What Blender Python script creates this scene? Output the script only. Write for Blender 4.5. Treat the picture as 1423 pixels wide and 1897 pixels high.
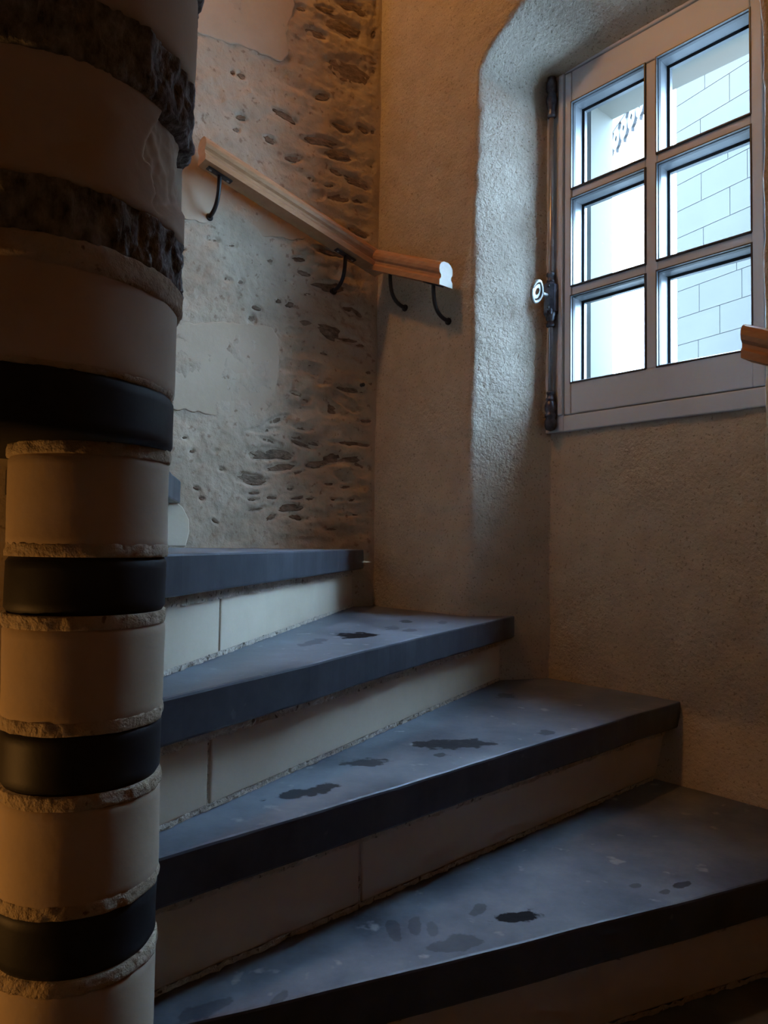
import bpy, bmesh, math, random
import numpy as np
from mathutils import Vector, Matrix

for o in list(bpy.data.objects): bpy.data.objects.remove(o)
scene = bpy.context.scene
COL = scene.collection

# ------------------------------------------------------------------ camera
IW, IH, F = 1423, 1897, 1350.0
PITCH, ROLL = 0.04434, 0.01435
CAM = np.array([0.0, 0.0, 1.41634])
def cam_axes():
    f = np.array([0, math.cos(PITCH), math.sin(PITCH)])
    u0 = np.array([0, -math.sin(PITCH), math.cos(PITCH)])
    x0 = np.array([1.0, 0, 0])
    c, s = math.cos(ROLL), math.sin(ROLL)
    return c*x0 + s*u0, c*u0 - s*x0, f
CX, CU, CF = cam_axes()
cam = bpy.data.cameras.new('camera'); cam_o = bpy.data.objects.new('camera', cam); COL.objects.link(cam_o)
cam.sensor_fit = 'HORIZONTAL'; cam.sensor_width = 36; cam.lens = 36*F/IW
cam.clip_start = 0.02; cam.clip_end = 200
M = Matrix.Identity(4)
for i in range(3):
    M[i][0] = CX[i]; M[i][1] = CU[i]; M[i][2] = -CF[i]; M[i][3] = CAM[i]
cam_o.matrix_world = M
scene.camera = cam_o

# ------------------------------------------------------------------ light and exposure
world = bpy.data.worlds.new('overcast_sky'); scene.world = world; world.use_nodes = True
bg = world.node_tree.nodes['Background']
bg.inputs[0].default_value = (0.47, 0.705, 1.0, 1)
# standard overcast sky: luminance (1 + 2 sin(elevation)) / 3 of the zenith
wn = world.node_tree.nodes; wl = world.node_tree.links
tc = wn.new('ShaderNodeTexCoord'); sx = wn.new('ShaderNodeSeparateXYZ'); cl = wn.new('ShaderNodeClamp'); ma = wn.new('ShaderNodeMath')
wl.new(tc.outputs['Generated'], sx.inputs[0]); wl.new(sx.outputs[2], cl.inputs[0]); wl.new(cl.outputs[0], ma.inputs[0])
SKY = 50.0
ma.operation = 'MULTIPLY_ADD'; ma.inputs[1].default_value = SKY*2/3; ma.inputs[2].default_value = SKY/3; wl.new(ma.outputs[0], bg.inputs[1])
def lamp(name, loc, watts, colour, size):
    l = bpy.data.lights.new(name, 'POINT'); l.energy = watts; l.color = colour; l.shadow_soft_size = size
    o = bpy.data.objects.new(name, l); COL.objects.link(o); o.location = loc
    return o
WARM = (1.0, 0.45, 0.11)
lamp('stair_lamp', (-0.75, 1.25, 3.70), 13.0, WARM, 0.07)
lamp('landing_lamp', (-1.05, 0.55, 1.00), 3.9, WARM, 0.07)
vs = scene.view_settings
scene.display_settings.display_device = 'sRGB'
vs.view_transform = 'Standard'; vs.look = 'None'; vs.gamma = 1; vs.use_curve_mapping = False
vs.exposure = 1.0

# ------------------------------------------------------------------ helpers
RNG = random.Random(7)
def ray(x, y):
    return CF + CX*((x-IW/2)/F) + CU*((IH/2-y)/F)
def at_z(x, y, z):                        # pixel -> point on the level plane z
    d = ray(x, y); return CAM + d*((z-CAM[2])/d[2])
def project(P):
    P = np.asarray(P, float) - CAM
    z = P@CF
    return IW/2 + F*(P@CX)/z, IH/2 - F*(P@CU)/z
TH = math.radians(41)
A2 = np.array([math.sin(TH), -math.cos(TH)])     # along the window wall, towards the right
N2 = np.array([math.cos(TH), math.sin(TH)])      # out through the window
def W(a, n, z):
    p = A2*a + N2*n; return (p[0], p[1], z)
def on_n(x, y, n):                        # pixel -> (a, z) on the plane parallel to the window wall
    d = ray(x, y); t = n/(N2@d[:2]); P = CAM + d*t
    return A2@P[:2], P[2]
R0 = np.array([-0.030, 2.275])            # corner of rubble wall and plastered wall
RE = np.array([-0.8, -0.6]); RM = np.array([0.6, -0.8])
def WR(s, q, z):
    p = R0 + RE*s + RM*q; return (p[0], p[1], z)
def on_r(x, y, q=0.0):                    # pixel -> (s, z) on the rubble wall
    d = ray(x, y); k = RM@(R0 + RM*q); t = k/(RM@d[:2]); P = CAM + d*t
    return RE@(P[:2]-R0), P[2]

def _hash(i, j, k):
    h = (i*374761393 + j*668265263 + k*2147483647) & 0xFFFFFFFF
    h = ((h ^ (h >> 13))*1274126177) & 0xFFFFFFFF
    return ((h ^ (h >> 16)) & 0xFFFF)/65535.0
def vnoise(P):                            # value noise in [-1, 1] for an (n, 3) array
    P = np.asarray(P, float); i = np.floor(P).astype(np.int64); f = P - i; f = f*f*(3-2*f)
    r = 0
    for dx in (0, 1):
        for dy in (0, 1):
            for dz in (0, 1):
                w = (f[:, 0] if dx else 1-f[:, 0])*(f[:, 1] if dy else 1-f[:, 1])*(f[:, 2] if dz else 1-f[:, 2])
                r = r + w*_hash(i[:, 0]+dx, i[:, 1]+dy, i[:, 2]+dz)
    return r*2-1
def fbm(P, octaves=4):
    P = np.asarray(P, float); r = 0; a = 1
    for o in range(octaves):
        r = r + a*vnoise(P*(2**o) + 17.3*o); a *= 0.5
    return r

def tag(o, label, cat, group=None):
    o['label'] = label; o['category'] = cat
    if group: o['group'] = group
    return o
def structure(o, label=None):
    o['kind'] = 'structure'
    if label: o['label'] = label
    return o
def empty(name, loc, parent=None):
    o = bpy.data.objects.new(name, None); COL.objects.link(o); o.empty_display_size = 0.05
    o.location = Vector(loc)
    if parent:
        o.parent = parent; o.location = Vector(loc) - base(parent)
    return o
def base(o):
    v = Vector(o.location)
    while o.parent: o = o.parent; v += Vector(o.location)
    return v
def mesh(name, verts, faces, mat, parent=None, smooth=False, bevel=0, auto=None):
    off = base(parent) if parent else Vector((0, 0, 0))
    me = bpy.data.meshes.new(name)
    V = np.asarray(verts, float) - np.array(off)
    me.from_pydata([tuple(v) for v in V], [], [tuple(int(i) for i in f) for f in faces]); me.update()
    bm = bmesh.new(); bm.from_mesh(me); bmesh.ops.recalc_face_normals(bm, faces=bm.faces[:]); bm.to_mesh(me); bm.free()
    if smooth:
        me.polygons.foreach_set('use_smooth', [True]*len(me.polygons))
    o = bpy.data.objects.new(name, me); COL.objects.link(o)
    if mat: me.materials.append(mat)
    if parent: o.parent = parent
    if bevel:
        b = o.modifiers.new('bevel', 'BEVEL'); b.width = bevel; b.segments = 2; b.limit_method = 'ANGLE'; b.angle_limit = math.radians(40)
    return o
class MB:                                  # collects shapes for one mesh
    def __init__(s): s.v = []; s.f = []
    def add(s, v, f):
        k = len(s.v); s.v += [tuple(x) for x in v]; s.f += [tuple(i+k for i in q) for q in f]; return s
    def box(s, fn, a0, a1, b0, b1, c0, c1):
        v = [fn(a, b, c) for a in (a0, a1) for b in (b0, b1) for c in (c0, c1)]
        return s.add(v, [(0, 1, 3, 2), (4, 6, 7, 5), (0, 4, 5, 1), (2, 3, 7, 6), (0, 2, 6, 4), (1, 5, 7, 3)])
    def prism(s, bottom, top):             # two loops of the same length
        n = len(bottom)
        return s.add(list(bottom)+list(top), [tuple(range(n))[::-1], tuple(range(n, 2*n))] + [(i, (i+1) % n, n+(i+1) % n, n+i) for i in range(n)])
    def lathe(s, c, prof, seg=16, axis='z'):
        v = []; f = []
        for (r, h) in prof:
            for i in range(seg):
                t = 2*math.pi*i/seg; v.append((c[0]+r*math.cos(t), c[1]+r*math.sin(t), c[2]+h))
        m = len(prof)
        for j in range(m-1):
            for i in range(seg):
                f.append((j*seg+i, j*seg+(i+1) % seg, (j+1)*seg+(i+1) % seg, (j+1)*seg+i))
        f.append(tuple(range(seg))[::-1]); f.append(tuple(range((m-1)*seg, m*seg)))
        return s.add(v, f)
    def tube(s, pts, r, seg=10):
        pts = [Vector(p) for p in pts]; rs = r if isinstance(r, (list, tuple)) else [r]*len(pts)
        v = []; f = []; up = Vector((0.31, 0.17, 0.93)); prev = None
        for k, p in enumerate(pts):
            d = (pts[min(k+1, len(pts)-1)] - pts[max(k-1, 0)]).normalized()
            x = (prev - d*prev.dot(d)).normalized() if prev else d.cross(up).normalized()
            prev = x; y = d.cross(x)
            for i in range(seg):
                t = 2*math.pi*i/seg; v.append(p + x*math.cos(t)*rs[k] + y*math.sin(t)*rs[k])
        for k in range(len(pts)-1):
            for i in range(seg):
                f.append((k*seg+i, k*seg+(i+1) % seg, (k+1)*seg+(i+1) % seg, (k+1)*seg+i))
        f.append(tuple(range(seg))[::-1]); f.append(tuple(range((len(pts)-1)*seg, len(pts)*seg)))
        return s.add(v, f)
    def build(s, name, mat, parent=None, smooth=False, bevel=0):
        return mesh(name, s.v, s.f, mat, parent, smooth, bevel)
def grid_faces(nu, nv, wrap=False):
    f = []
    for j in range(nv-1):
        for i in range(nu if wrap else nu-1):
            i2 = (i+1) % nu
            f.append((j*nu+i, j*nu+i2, (j+1)*nu+i2, (j+1)*nu+i))
    return f

# ------------------------------------------------------------------ materials
def material(name, c1, c2, scale=8.0, rough=0.8, bump=0.0, bump_scale=60.0, bump_dist=0.004, speck=None, stretch=(1, 1, 1), metal=0.0, spec=0.5, extra=None, rough2=None):
    m = bpy.data.materials.new(name); m.use_nodes = True
    nt = m.node_tree; N = nt.nodes; L = nt.links
    b = N['Principled BSDF']; b.inputs['Roughness'].default_value = rough; b.inputs['Metallic'].default_value = metal
    b.inputs['Specular IOR Level'].default_value = spec
    geo = N.new('ShaderNodeNewGeometry')
    mp = N.new('ShaderNodeVectorMath'); mp.operation = 'MULTIPLY'; mp.inputs[1].default_value = stretch
    L.new(geo.outputs['Position'], mp.inputs[0])
    n1 = N.new('ShaderNodeTexNoise'); n1.inputs['Scale'].default_value = scale; n1.inputs['Detail'].default_value = 6; n1.inputs['Roughness'].default_value = 0.62
    L.new(mp.outputs[0], n1.inputs['Vector'])
    rp = N.new('ShaderNodeValToRGB'); rp.color_ramp.elements[0].position = 0.32; rp.color_ramp.elements[1].position = 0.68
    rp.color_ramp.elements[0].color = (*c1, 1); rp.color_ramp.elements[1].color = (*c2, 1)
    L.new(n1.outputs[0], rp.inputs[0]); col = rp.outputs[0]
    if speck:                               # (colour, scale, threshold)
        n2 = N.new('ShaderNodeTexNoise'); n2.inputs['Scale'].default_value = speck[1]; n2.inputs['Detail'].default_value = 3
        L.new(mp.outputs[0], n2.inputs['Vector'])
        r2 = N.new('ShaderNodeMapRange'); r2.inputs[1].default_value = speck[2]; r2.inputs[2].default_value = speck[2]+0.08
        L.new(n2.outputs[0], r2.inputs[0])
        mx = N.new('ShaderNodeMix'); mx.data_type = 'RGBA'; L.new(r2.outputs[0], mx.inputs[0]); L.new(col, mx.inputs[6]); mx.inputs[7].default_value = (*speck[0], 1)
        col = mx.outputs[2]
    if extra: col = extra(nt, geo, col, b)
    L.new(col, b.inputs['Base Color'])
    if rough2 is not None:
        mr = N.new('ShaderNodeMapRange'); mr.inputs[3].default_value = rough; mr.inputs[4].default_value = rough2; mr.inputs[1].default_value = 0.35; mr.inputs[2].default_value = 0.65
        L.new(n1.outputs[0], mr.inputs[0]); L.new(mr.outputs[0], b.inputs['Roughness'])
    if bump:
        n3 = N.new('ShaderNodeTexNoise'); n3.inputs['Scale'].default_value = bump_scale; n3.inputs['Detail'].default_value = 5; n3.inputs['Roughness'].default_value = 0.6
        L.new(mp.outputs[0], n3.inputs['Vector'])
        bp = N.new('ShaderNodeBump'); bp.inputs['Strength'].default_value = bump; bp.inputs['Distance'].default_value = bump_dist
        L.new(n3.outputs[0], bp.inputs['Height']); L.new(bp.outputs[0], b.inputs['Normal'])
    return m
M_PLASTER = material('sand_lime_render', (0.46, 0.405, 0.325), (0.56, 0.50, 0.41), 14, 0.9, 1.0, 85, 0.006, ((0.31, 0.26, 0.20), 165, 0.60))
M_RUBBLE = material('old_rubble_render', (0.40, 0.32, 0.235), (0.57, 0.485, 0.375), 6, 0.92, 0.6, 70, 0.006, ((0.33, 0.25, 0.18), 55, 0.62))
M_TUFFEAU = material('tuffeau_stone', (0.47, 0.375, 0.27), (0.56, 0.46, 0.35), 5, 0.85, 0.25, 45, 0.003)
M_RISER = material('new_tuffeau', (0.56, 0.48, 0.365), (0.64, 0.555, 0.435), 6, 0.8, 0.15, 60, 0.002)
M_MORTAR = material('rough_mortar', (0.48, 0.43, 0.35), (0.66, 0.61, 0.52), 60, 0.95, 1.0, 160, 0.006, ((0.17, 0.14, 0.11), 110, 0.60))
M_LIP = material('newel_mortar', (0.42, 0.34, 0.24), (0.58, 0.50, 0.38), 40, 0.95, 1.0, 130, 0.006, ((0.20, 0.15, 0.10), 90, 0.66))
M_FLAKE = material('schist_flake', (0.13, 0.095, 0.065), (0.34, 0.255, 0.18), 45, 0.8, 0.9, 90, 0.006, stretch=(1, 1, 2.5))
M_BAND = material('slate_band', (0.009, 0.010, 0.012), (0.022, 0.024, 0.027), 9, 0.55, 0.15, 60, 0.002, spec=0.25)
M_SLATE_EDGE_SHADE = material('sawn_slate_edge_shade', (0.030, 0.038, 0.050), (0.062, 0.074, 0.092), 12, 0.42, 0.15, 40, 0.002, ((0.12, 0.13, 0.15), 30, 0.70))  # darker slate for tread sides: shade of the unlit fronts put into the colour
M_ROUGHBAND = material('broken_slate', (0.03, 0.031, 0.033), (0.30, 0.295, 0.28), 70, 0.75, 1.0, 90, 0.008, stretch=(1, 1, 0.5))
M_WOOD = material('pale_oak', (0.43, 0.225, 0.105), (0.54, 0.305, 0.16), 22, 0.5, 0.05, 60, 0.001, stretch=(1, 1, 4))
M_WOODEND = material('sawn_end_grain', (0.50, 0.45, 0.39), (0.56, 0.51, 0.45), 60, 0.7)
M_IRON = material('black_iron', (0.010, 0.010, 0.011), (0.022, 0.022, 0.024), 30, 0.45, 0.2, 80, 0.001)
M_PAINT = material('grey_white_paint', (0.53, 0.63, 0.75), (0.58, 0.68, 0.80), 5, 0.42)
M_BEAD = material('grey_glazing_bead', (0.045, 0.050, 0.056), (0.055, 0.060, 0.066), 5, 0.4)
M_SPACER = material('dark_spacer_bar', (0.035, 0.04, 0.045), (0.05, 0.055, 0.06), 5, 0.4)
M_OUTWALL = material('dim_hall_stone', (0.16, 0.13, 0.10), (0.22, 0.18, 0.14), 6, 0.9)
M_STEEL = material('patinated_steel', (0.05, 0.055, 0.07), (0.14, 0.15, 0.18), 60, 0.35, 0.3, 90, 0.001, metal=0.7)
M_ROD = material('satin_steel_rod', (0.30, 0.31, 0.33), (0.40, 0.41, 0.43), 30, 0.35, metal=0.6)
M_NICKEL = material('brushed_nickel', (0.22, 0.22, 0.215), (0.28, 0.28, 0.27), 40, 0.35, metal=0.3)
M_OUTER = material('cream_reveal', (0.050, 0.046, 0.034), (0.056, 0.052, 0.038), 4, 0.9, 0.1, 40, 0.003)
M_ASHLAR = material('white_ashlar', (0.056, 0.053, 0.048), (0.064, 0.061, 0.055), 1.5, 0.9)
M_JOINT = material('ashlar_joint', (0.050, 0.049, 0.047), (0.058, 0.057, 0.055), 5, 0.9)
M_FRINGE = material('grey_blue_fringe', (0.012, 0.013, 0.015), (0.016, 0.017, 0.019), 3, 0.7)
M_GROUND = material('dark_setts', (0.09, 0.085, 0.08), (0.13, 0.125, 0.115), 6, 0.95)
M_CEIL = material('ceiling_boards', (0.14, 0.10, 0.07), (0.20, 0.15, 0.10), 6, 0.9)
M_FLOOR = material('slate_floor', (0.05, 0.052, 0.055), (0.09, 0.092, 0.095), 6, 0.5)
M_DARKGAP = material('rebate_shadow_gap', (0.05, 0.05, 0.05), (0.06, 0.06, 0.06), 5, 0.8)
def glass_material():
    m = bpy.data.materials.new('window_glass'); m.use_nodes = True; nt = m.node_tree; nt.nodes.clear()
    o = nt.nodes.new('ShaderNodeOutputMaterial'); t = nt.nodes.new('ShaderNodeBsdfTransparent'); g = nt.nodes.new('ShaderNodeBsdfGlossy')
    t.inputs[0].default_value = (0.95, 0.97, 0.97, 1); g.inputs['Roughness'].default_value = 0.35
    x = nt.nodes.new('ShaderNodeMixShader'); x.inputs[0].default_value = 0.012
    nt.links.new(t.outputs[0], x.inputs[1]); nt.links.new(g.outputs[0], x.inputs[2]); nt.links.new(x.outputs[0], o.inputs[0])
    return m
M_GLASS = glass_material()
def slate_material(name, stains):
    # dusty blue-black slate, with worn or damp dark spots of their own shape: (centre, row1, row2, strength)
    def extra(nt, geo, col, bsdf):
        N = nt.nodes; L = nt.links
        nz = N.new('ShaderNodeTexNoise'); nz.inputs['Scale'].default_value = 42; nz.inputs['Detail'].default_value = 4
        L.new(geo.outputs['Position'], nz.inputs['Vector'])
        total = None
        for (c, r1, r2, st) in stains:
            sb = N.new('ShaderNodeVectorMath'); sb.operation = 'SUBTRACT'; L.new(geo.outputs['Position'], sb.inputs[0]); sb.inputs[1].default_value = c
            ds = []
            for r in (r1, r2):
                d = N.new('ShaderNodeVectorMath'); d.operation = 'DOT_PRODUCT'; L.new(sb.outputs[0], d.inputs[0]); d.inputs[1].default_value = r; ds.append(d)
            cb = N.new('ShaderNodeCombineXYZ'); L.new(ds[0].outputs['Value'], cb.inputs[0]); L.new(ds[1].outputs['Value'], cb.inputs[1])
            ln = N.new('ShaderNodeVectorMath'); ln.operation = 'LENGTH'; L.new(cb.outputs[0], ln.inputs[0])
            ad = N.new('ShaderNodeMath'); ad.operation = 'MULTIPLY_ADD'; L.new(nz.outputs[0], ad.inputs[0]); ad.inputs[1].default_value = 2.0; ad.inputs[2].default_value = -1.0
            sm = N.new('ShaderNodeMath'); sm.operation = 'ADD'; L.new(ln.outputs['Value'], sm.inputs[0]); L.new(ad.outputs[0], sm.inputs[1])
            mr = N.new('ShaderNodeMapRange'); mr.inputs[1].default_value = 1.05; mr.inputs[2].default_value = 0.85; mr.inputs[3].default_value = 0; mr.inputs[4].default_value = st
            L.new(sm.outputs[0], mr.inputs[0])
            if total is None: total = mr.outputs[0]
            else:
                mx = N.new('ShaderNodeMath'); mx.operation = 'MAXIMUM'; L.new(total, mx.inputs[0]); L.new(mr.outputs[0], mx.inputs[1]); total = mx.outputs[0]
        if total is None: return col
        sp_ = N.new('ShaderNodeMapRange'); sp_.inputs[3].default_value = 0.5; sp_.inputs[4].default_value = 0.06; L.new(total, sp_.inputs[0]); L.new(sp_.outputs[0], bsdf.inputs['Specular IOR Level'])
        mx = N.new('ShaderNodeMix'); mx.data_type = 'RGBA'; L.new(total, mx.inputs[0]); L.new(col, mx.inputs[6]); mx.inputs[7].default_value = (0.012, 0.012, 0.014, 1)
        return mx.outputs[2]
    return material(name, (0.055, 0.068, 0.090), (0.200, 0.228, 0.268), 7, 0.38, 0.22, 30, 0.003, ((0.29, 0.30, 0.32), 26, 0.66), extra=extra, rough2=0.55)

# ------------------------------------------------------------------ plan of the tower
RISE, TT = 0.175, 0.060
NEWEL = np.array([-0.3224, 0.7985]); NR = 0.0816
PLN, PLW = 1.470, 1.699                     # plastered wall plane, window wall plane (distance from the camera along N2)
def AN(a, n): return A2*a + N2*n
a_corner = A2@R0
P1, P2, P3, P4 = AN(-1.338, PLN), AN(-1.243, PLW), AN(-0.630, PLW), AN(-0.573, PLN)
Q_R1 = R0 + RE*1.9
ROOM = [Q_R1, R0, P1, P2, P3, P4, AN(0.78, PLN), AN(0.80, -0.55), AN(-0.2, -1.25), np.array([-1.55, -1.05]), np.array([-1.90, -0.15])]

def cross2(u, v): return u[0]*v[1]-u[1]*v[0]
def hit_room(p, d, poly):
    best = None
    for i in range(len(poly)):
        q = poly[i]; e = poly[(i+1) % len(poly)] - q; den = cross2(d, e)
        if abs(den) < 1e-9: continue
        t = cross2(q-p, e)/den; u = cross2(q-p, d)/den
        if t > 1e-6 and -1e-9 <= u <= 1+1e-9 and (best is None or t < best[0]): best = (t, i, u)
    return best

# ------------------------------------------------------------------ large structure
# rubble wall: a fine relief where the stones show, plain plaster beyond
FLAKES = [  # pixel x, y, half width, half height, slope (down to the right), in the photograph
 (632,48,36,15,.35),(585,62,22,8,.42),(603,18,20,7,.3),(650,10,24,7,.25),(670,22,14,7,.5),(700,12,8,12,.2),(700,62,10,10,.1),(560,15,9,5,.3),
 (648,135,42,22,.38),(597,178,14,6,.1),(700,135,12,8,.3),(690,115,16,4,.4),(527,213,22,6,.6),(635,236,20,7,.45),(673,239,10,5,.5),(694,245,7,4,.4),
 (598,262,34,8,.2),(628,286,30,9,.15),(697,307,14,6,.3),(622,318,12,5,.5),(662,338,24,7,.5),(577,332,7,4,.4),(611,344,10,3,0),(585,362,14,8,0),
 (628,366,20,7,.1),(667,372,14,5,.1),(448,217,9,5,.2),(449,140,7,5,.5),(501,258,11,6,.5),(544,294,14,6,.1),(432,133,4,3,.2),(438,240,6,4,.2),
 (664,430,16,5,.5),(700,440,6,8,0),(612,468,30,5,.25),(655,482,20,5,.3),(395,445,12,4,.1),(500,482,9,4,.1),(430,455,7,3,0),(555,480,12,5,.1),
 (423,518,7,5,.3),(446,522,6,4,0),(543,523,6,4,.1),(615,532,34,9,.15),(560,505,18,6,.15),(655,577,20,8,.4),(476,570,9,5,.4),(518,557,5,4,0),(538,564,8,5,0),
 (466,592,9,8,-.2),(560,598,26,7,.12),(611,613,26,15,.35),(544,615,16,7,.1),(556,636,8,4,.1),(645,630,20,4,.15),(580,676,12,3,0),(600,712,13,3,0),(584,696,7,3,.1),
 (650,722,26,5,.2),(692,712,9,5,.1),(548,731,9,3,.3),(566,743,9,6,.2),(605,753,20,14,.3),(641,746,23,9,.55),(680,780,18,4,0),
 (512,779,24,6,-.35),(488,797,28,5,0),(560,794,16,4,.1),(500,817,20,4,.3),(548,808,12,5,.3),(558,822,24,5,.4),(582,822,10,4,.2),
 (500,840,40,11,.03),(534,846,10,6,0),(522,866,29,7,-.12),(466,888,29,9,.15),(550,876,14,4,-.3),(585,860,18,7,-.1),(615,850,18,9,-.2),(648,852,22,8,-.1),(668,870,18,13,.1),(640,884,18,8,.2),
 (655,822,38,4,.1),(400,836,7,3,0),(538,906,6,3,0),(472,913,11,3,0),(468,925,10,3,0),(504,922,10,3,0),(553,922,13,3,-.2),(575,924,8,3,0),(622,926,10,3,0),(655,926,11,4,-.1),
 (539,941,24,7,0),(476,943,16,3,-.15),(504,958,10,5,-.4),(549,958,12,5,.2),(646,954,18,3,0),(610,897,10,3,0),(641,902,9,3,-.1),(614,980,10,2,0),(398,965,8,3,.6),
 (343,463,5,3,0),(357,836,6,3,0),(342,810,6,3,0),(410,870,5,3,.2),(365,905,6,3,.2),(375,925,5,3,.3),(600,655,9,3,.2),(668,640,9,4,.1),(686,690,8,3,0),(570,545,10,4,0),
]
def rubble_wall():
    s = np.r_[-0.03, np.linspace(-0.002, 0.80, 230)]; z = np.linspace(1.36, 3.40, 585)
    S, Z = np.meshgrid(s, z); S = S.ravel(); Z = Z.ravel()
    B = np.c_[R0[0]+RE[0]*S, R0[1]+RE[1]*S, Z]
    px, py = project(B)
    wob = 3.5*vnoise(np.c_[px*0.05, py*0.08, px*0]) ; wob2 = 2.5*vnoise(np.c_[px*0.09+50, py*0.14, px*0])
    depth = 0.0035*fbm(B*9, 3) + 0.0022*fbm(B*38+5, 3)
    # horizontal trowelled ledges among the stones near the corner
    m = np.clip((px-470)/90, 0, 1)
    depth += m*0.0032*fbm(np.c_[B[:, 0]*9, B[:, 1]*9, B[:, 2]*42], 3)
    pit = np.zeros_like(S)
    for (x, y, w, h, sl) in FLAKES:
        u = (px+wob-x)/(w*1.12); v = (py+wob2-y-sl*(px-x))/(h*1.25)
        k = np.clip((1.25-np.sqrt(u*u+v*v))/0.45, 0, 1); pit = np.maximum(pit, k*k*(3-2*k)*min(1.0, 0.45+h/16))
    depth -= pit*0.0065
    edge = np.clip((S-0.01)/0.02, 0, 1)
    depth *= edge
    V = B + np.c_[RM[0]*depth, RM[1]*depth, np.zeros_like(depth)]
    faces = grid_faces(231, 585)
    k = len(V)
    # plain remainder of the wall
    rest = [WR(-0.03, 0, 0), WR(0.80, 0, 0), WR(0.80, 0, 1.36), WR(-0.03, 0, 1.36), WR(-0.03, 0, 3.40), WR(0.80, 0, 3.40), WR(0.80, 0, 3.9), WR(-0.03, 0, 3.9),
            WR(0.80, 0, 0), WR(1.9, 0, 0), WR(1.9, 0, 3.9), WR(0.80, 0, 3.9)]
    V = np.vstack([V, np.array(rest)])
    faces += [(k, k+1, k+2, k+3), (k+4, k+5, k+6, k+7), (k+8, k+9, k+10, k+11)]
    o = mesh('wall_back', V, faces, M_RUBBLE, smooth=True)
    structure(o, 'old rubble wall with exposed schist stones and patched render')
    return o
wall_back = rubble_wall()
def wall_poly(pts, q0, q1, name, mat, parent, bev=0.0):   # pixel polygon on the rubble wall -> slab between two offsets
    fr = [WR(*(lambda t: (t[0], q1, t[1]))(on_r(x, y))) for x, y in pts]; bk = [WR(*(lambda t: (t[0], q0, t[1]))(on_r(x, y))) for x, y in pts]
    return MB().prism(bk, fr).build(name, mat, parent, bevel=bev)
def smooth_poly(pts, n=3):
    for _ in range(n):
        out = []
        for i in range(len(pts)):
            p, q = pts[i], pts[(i+1) % len(pts)]
            out += [(p[0]*.75+q[0]*.25, p[1]*.75+q[1]*.25), (p[0]*.25+q[0]*.75, p[1]*.25+q[1]*.75)]
        pts = out
    return pts
for pts in ([(250,-60),(545,-60),(545,10),(536,36),(530,72),(537,98),(521,114),(464,92),(250,25)],
            [(230,600),(420,596),(504,604),(521,640),(515,700),(508,742),(488,768),(430,776),(230,740)],
            [(230,240),(360,280),(470,330),(575,412),(560,446),(486,438),(230,380)]):
    ring_ = []
    for i in range(len(pts)):
        p, q = pts[i], pts[(i+1) % len(pts)]; m_ = max(2, int(math.dist(p, q)/9))
        ring_ += [(p[0]+(q[0]-p[0])*t/m_+RNG.gauss(0, 1.6), p[1]+(q[1]-p[1])*t/m_+RNG.gauss(0, 1.6)) for t in range(m_)]
    wall_poly(smooth_poly(ring_, 1), -0.012, 0.0022, 'tuffeau_block', M_TUFFEAU, wall_back, 0.003)
wall_poly([(290,925),(324,928),(338,940),(349,962),(350,985),(343,1012),(290,1012)], -0.01, 0.006, 'plaster_patch', M_RISER, wall_back, 0.003)
rr = random.Random(3)
for (x, y, w, h, sl) in FLAKES:
    k = 15; pts = []; fac = 0.0065*min(1.0, 0.45+h/16)
    for i in range(k):
        t = 2*math.pi*i/k + rr.uniform(-.2, .2); r = rr.uniform(.62, 1.12)
        dx = w*r*math.cos(t); dy = h*r*math.sin(t) + sl*dx
        pts.append((dx, dy))
    mb = MB(); v = []
    for f, q in ((1.2, -0.012), (1.0, 0.0012-fac + rr.uniform(-.0010, .0010)), (0.6, 0.0024-fac+rr.uniform(-.0012, .0012))):
        for dx, dy in pts:
            s_, z_ = on_r(x+dx*f, y+dy*f); v.append(WR(max(s_, 0.004), q, z_))
    fc = []
    for j in (0, 1):
        for i in range(k): fc.append((j*k+i, j*k+(i+1) % k, (j+1)*k+(i+1) % k, (j+1)*k+i))
    fc.append(tuple(range(2*k, 3*k)))
    mb.add(v, fc).build('schist_stone', M_FLAKE, wall_back)

# plastered wall with the window embrasure
def relief(P, nrm, amp=0.0016):
    P = np.asarray(P); return P + np.outer(amp*fbm(P*30, 3) + amp*1.2*fbm(P*7+9, 2), np.array(nrm))
wall_window = empty('wall_window', W(-1.0, PLN, 0)); structure(wall_window, 'sand coloured rendered wall with a deep splayed window embrasure')
def sheet(name, fn, us, vs_, nrm, parent, mat=M_PLASTER, amp=0.0016):
    P = np.array([fn(u, v) for v in vs_ for u in us])
    P = relief(P, nrm, amp)
    return mesh(name, P, grid_faces(len(us), len(vs_)), mat, parent, smooth=True)
n_in = (-N2[0], -N2[1], 0)
# opening outline on the plastered plane (a, z), walked from the left foot over the head to the right foot
head = [on_n(888, 130, PLN), on_n(905, 95, PLN), on_n(930, 55, PLN), on_n(970, 0, PLN)]
zt = head[-1][1] + 0.06
OUT = [(-1.341, 0.0), (-1.341, 1.2), (-1.334, 1.9), (-1.322, 2.55), (head[0][0], head[0][1]), (head[1][0], head[1][1]+0.005), (head[2][0], head[2][1]+0.008), (head[3][0], head[3][1]+0.012), (-1.06, zt+0.02), (-0.85, zt+0.02), (-0.75, 2.87), (-0.66, 2.82), (-0.60, 2.72), (-0.573, 2.45), (-0.573, 1.6), (-0.573, 0.0)]
ZS = 2.752
INN = [(-1.243, 0.0), (-1.243, 1.2), (-1.243, 1.9), (-1.243, 2.50), (-1.243, ZS-0.04), (-1.235, ZS-0.008), (-1.215, ZS), (-1.14, ZS), (-1.02, ZS), (-0.84, ZS), (-0.76, ZS), (-0.66, ZS), (-0.636, ZS-0.01), (-0.630, 2.45), (-0.630, 1.6), (-0.630, 0.0)]
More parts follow.
